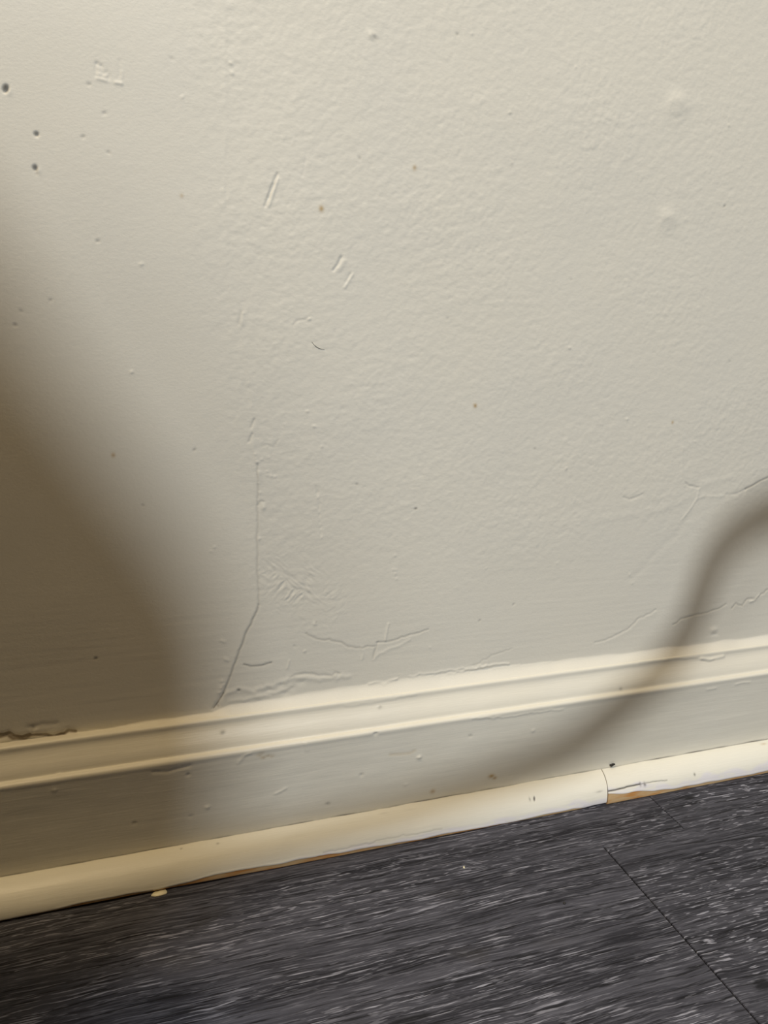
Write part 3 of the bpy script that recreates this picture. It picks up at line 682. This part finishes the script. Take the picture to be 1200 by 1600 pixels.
def flake(name, c, size, h, mat, seed, sides=9):
    r_ = random.Random(seed); bm = bmesh.new()
    ring = [(math.cos(2 * math.pi * k / sides) * size[0] * r_.uniform(.75, 1.1), math.sin(2 * math.pi * k / sides) * size[1] * r_.uniform(.75, 1.1)) for k in range(sides)]
    lo = [bm.verts.new((x, y, 0)) for x, y in ring]; hi = [bm.verts.new((x * .93, y * .93, h * r_.uniform(.7, 1.3))) for x, y in ring]
    cv = bm.verts.new((0, 0, h * 1.2))
    for k in range(sides):
        j = (k + 1) % sides
        bm.faces.new((lo[k], lo[j], hi[j], hi[k])); bm.faces.new((hi[k], hi[j], cv))
    bm.faces.new(lo[::-1])
    o = bm_obj(name, bm, mat); o.location = c
    return o
p = on_z(250, 1397)
o = flake('paint_chip', (p[0], p[1] + 0.0005, 0.0), (0.0055, 0.0030), 0.0008, MAT_CHIP, 3)
tag(o, 'cream paint chip on the floor at the foot of the moulding', 'paint chip')
p = on_z(725, 1356)
o = flake('lint_crumb', (p[0], p[1], 0.0), (0.0007, 0.0011), 0.0006, MAT_CHIP, 5)
tag(o, 'tiny white crumb on the grey plank before the moulding', 'crumb')
p = on_z(882, 1412)
o = flake('dirt_crumb', (p[0], p[1], 0.0), (0.0011, 0.0008), 0.0007, MAT_GRIME, 6)
tag(o, 'tiny dark dirt crumb on the grey plank', 'crumb')
# grime lodged in the joint above the right-hand moulding
x_, s_ = qp(957, 1193)
bm = bmesh.new(); rg = random.Random(8)
for k in range(12):
    mtx = Matrix.Translation((rg.uniform(-.0020, .0020), rg.uniform(-.0004, .0002), rg.uniform(-.0008, .0008))) @ Matrix.Diagonal((rg.uniform(.0006, .0013), .0007, rg.uniform(.0004, .0009), 1))
    bmesh.ops.create_icosphere(bm, subdivisions=1, radius=1, matrix=mtx)
o = bm_obj('grime_clump', bm, MAT_GRIME); gp = on_y(957, 1195, -0.0188); o.location = gp
tag(o, 'black grime clump lodged above the moulding beside its butt joint', 'grime')

# ------------------------------------------------------------------ unseen things added to throw the shadows
MAT_HOSE = simple_mat('grey_ribbed_plastic', (0.16, 0.16, 0.165), 0.45)
MAT_FAB = simple_mat('dark_brown_upholstery', (0.075, 0.050, 0.035), 0.9, nscale=300, bstr=0.3)
MAT_WOOD = simple_mat('dark_wood', (0.06, 0.032, 0.018), 0.5)
# added ribbed hose, its path traced back from the curved shadow
def back(p, dist):                      # towards the daylight opening
    p = np.array(p); d = KEY_POS - p; d /= np.linalg.norm(d); return p + d * dist
shade = [(on_y(1420, 772), .52), (on_y(1330, 772), .52), (on_y(1260, 782), .52), (on_y(1200, 801), .52), (on_y(1155, 824), .52), (on_y(1122, 860), .52), (on_y(1103, 900), .52), (on_y(1090, 940), .52), (on_y(1076, 990), .52),
         (on_y(1022, 1060, -.010), .53), (on_y(968, 1105, -.018), .54), (on_y(920, 1152, -.018), .55), (on_y(860, 1188, -.018), .56), (on_y(780, 1218, -.018), .57),
         (on_y(640, 1268, -.024), .59), (on_y(470, 1312, -.028), .61), (on_y(330, 1352, -.030), .63), (on_y(180, 1395, -.032), .65)]
ctrl = [back(p_, d_) for p_, d_ in shade]
ctrl = [(1.15, -0.62, 0.02), (1.10, -0.60, 0.20), (0.98, -0.50, 0.40), (0.84, -0.42, 0.55)] + [tuple(c) for c in ctrl]
lx = ctrl[-1]
ctrl += [(lx[0] - .12, lx[1] + .0, lx[2] - .03), (-0.33, -0.47, 0.28), (-0.42, -0.47, 0.10), (-0.55, -0.46, 0.022), (-0.75, -0.45, 0.020)]
hp_ = np.array(smooth_path(ctrl, 20))
def resample(P, step):
    d = np.concatenate([[0], np.cumsum(np.linalg.norm(np.diff(P, axis=0), axis=1))])
    t = np.arange(0, d[-1], step); return np.stack([np.interp(t, d, P[:, k]) for k in range(3)], axis=1)
hp_ = resample(hp_, 0.0025)
kern = np.exp(-0.5 * (np.arange(-20, 21) / 6.0) ** 2); kern /= kern.sum()
hp_ = np.stack([np.convolve(np.pad(hp_[:, k], 20, mode='edge'), kern, 'valid') for k in range(3)], axis=1)
hose = tube('shadow_hose', [tuple(q) for q in hp_], 0.0108, MAT_HOSE, 20, ribs=0.0006)
tag(hose, 'grey ribbed hose added out of view to throw the curved shadow', 'hose')
# unseen chair added for the broad left shadow, backrest shaped to its edge
chair = bpy.data.objects.new('shadow_armchair', None); COL.objects.link(chair); chair.location = (-0.42, -1.10, 0)
tag(chair, 'dark brown high-backed chair added out of view to throw the broad left shadow', 'shadow_armchair')
def slab(name, outline, y0, y1, mat, parent, bev=0.02):
    bm = bmesh.new()
    fr = [bm.verts.new((x, y0, z)) for x, z in outline]; bk = [bm.verts.new((x, y1, z)) for x, z in outline]
    n = len(outline)
    bm.faces.new(fr); bm.faces.new(bk[::-1])
    for k in range(n): bm.faces.new((fr[k], bk[k], bk[(k + 1) % n], fr[(k + 1) % n]))
    bmesh.ops.recalc_face_normals(bm, faces=bm.faces)
    if bev: bmesh.ops.bevel(bm, geom=[e for e in bm.edges if abs((e.verts[0].co - e.verts[1].co).y) < 1e-6], offset=bev, segments=3, affect='EDGES')
    return bm_obj(name, bm, mat, parent)
def soft_box(name, c, s, mat, parent, bev=0.03):
    bm = bmesh.new(); bmesh.ops.create_cube(bm, size=1.0)
    for v in bm.verts: v.co = Vector((c[0] + v.co.x * s[0], c[1] + v.co.y * s[1], c[2] + v.co.z * s[2]))
    bmesh.ops.bevel(bm, geom=bm.edges, offset=bev, segments=4, affect='EDGES')
    return bm_obj(name, bm, mat, parent)
cx = 0.42
def cast(p, Y):                       # where the light that just misses the chair back crosses its plane
    p = np.array(p); t = (Y - p[1]) / (KEY_POS[1] - p[1]); q = p + (KEY_POS - p) * t; return (q[0], q[2])
rim = [on_z(60, 1580), on_z(190, 1480), on_z(300, 1400), on_y(335, 1260, -.018), on_y(355, 1110), on_y(325, 1010), on_y(245, 895), on_y(150, 770), on_y(58, 640), on_y(-20, 500), on_y(-100, 380), on_y(-220, 270), on_y(-360, 200)]
edge = [cast(q, -0.80) for q in rim]
right_side = [(x + cx, z) for x, z in edge]
back_outline = [(0.30, 0.30)] + right_side + [(-x, z) for x, z in reversed(right_side)] + [(-0.30, 0.30)]
slab('backrest', back_outline, 0.25, 0.35, MAT_FAB, chair, 0.02)
soft_box('seat', (0, -0.02, 0.36), (0.58, 0.54, 0.16), MAT_FAB, chair)
for sx in (-1, 1):
    soft_box('armrest', (sx * 0.34, -0.02, 0.40), (0.12, 0.56, 0.36), MAT_FAB, chair, 0.04)
    for sy in (-0.24, 0.26):
        bm = bmesh.new(); bmesh.ops.create_cone(bm, cap_ends=True, segments=16, radius1=0.016, radius2=0.026, depth=0.25, matrix=Matrix.Translation((sx * 0.32, sy, 0.125)))
        bm_obj('leg', bm, MAT_WOOD, chair)

# tapered bin added just left of the view to darken the floor corner
MAT_BIN = simple_mat('shadow_bin_plastic', (0.05, 0.05, 0.055), 0.5)
wb = bpy.data.objects.new('shadow_bin', None); COL.objects.link(wb); wb.location = (-0.252, -0.296, 0)
tag(wb, 'dark grey tapered bin added left of the view to shade the floor', 'bin')
def lathe(name, prof, mat, parent, seg=40, caps=True):
    bm = bmesh.new(); rings = []
    for r_, z_ in prof:
        rings.append([bm.verts.new((r_ * math.cos(2 * math.pi * k / seg), r_ * math.sin(2 * math.pi * k / seg), z_)) for k in range(seg)])
    for u, v in zip(rings[:-1], rings[1:]):
        for k in range(seg): bm.faces.new((u[k], u[(k + 1) % seg], v[(k + 1) % seg], v[k]))
    if caps: bm.faces.new(rings[0][::-1]); bm.faces.new(rings[-1])
    bmesh.ops.recalc_face_normals(bm, faces=bm.faces)
    return bm_obj(name, bm, mat, parent)
lathe('body', [(0.108, 0.0), (0.110, 0.004), (0.136, 0.545), (0.133, 0.545), (0.107, 0.008)], MAT_BIN, wb)
lathe('rim', [(0.1335, 0.538), (0.140, 0.538), (0.142, 0.544), (0.140, 0.550), (0.1335, 0.550), (0.1333, 0.539)], MAT_BIN, wb, caps=False)
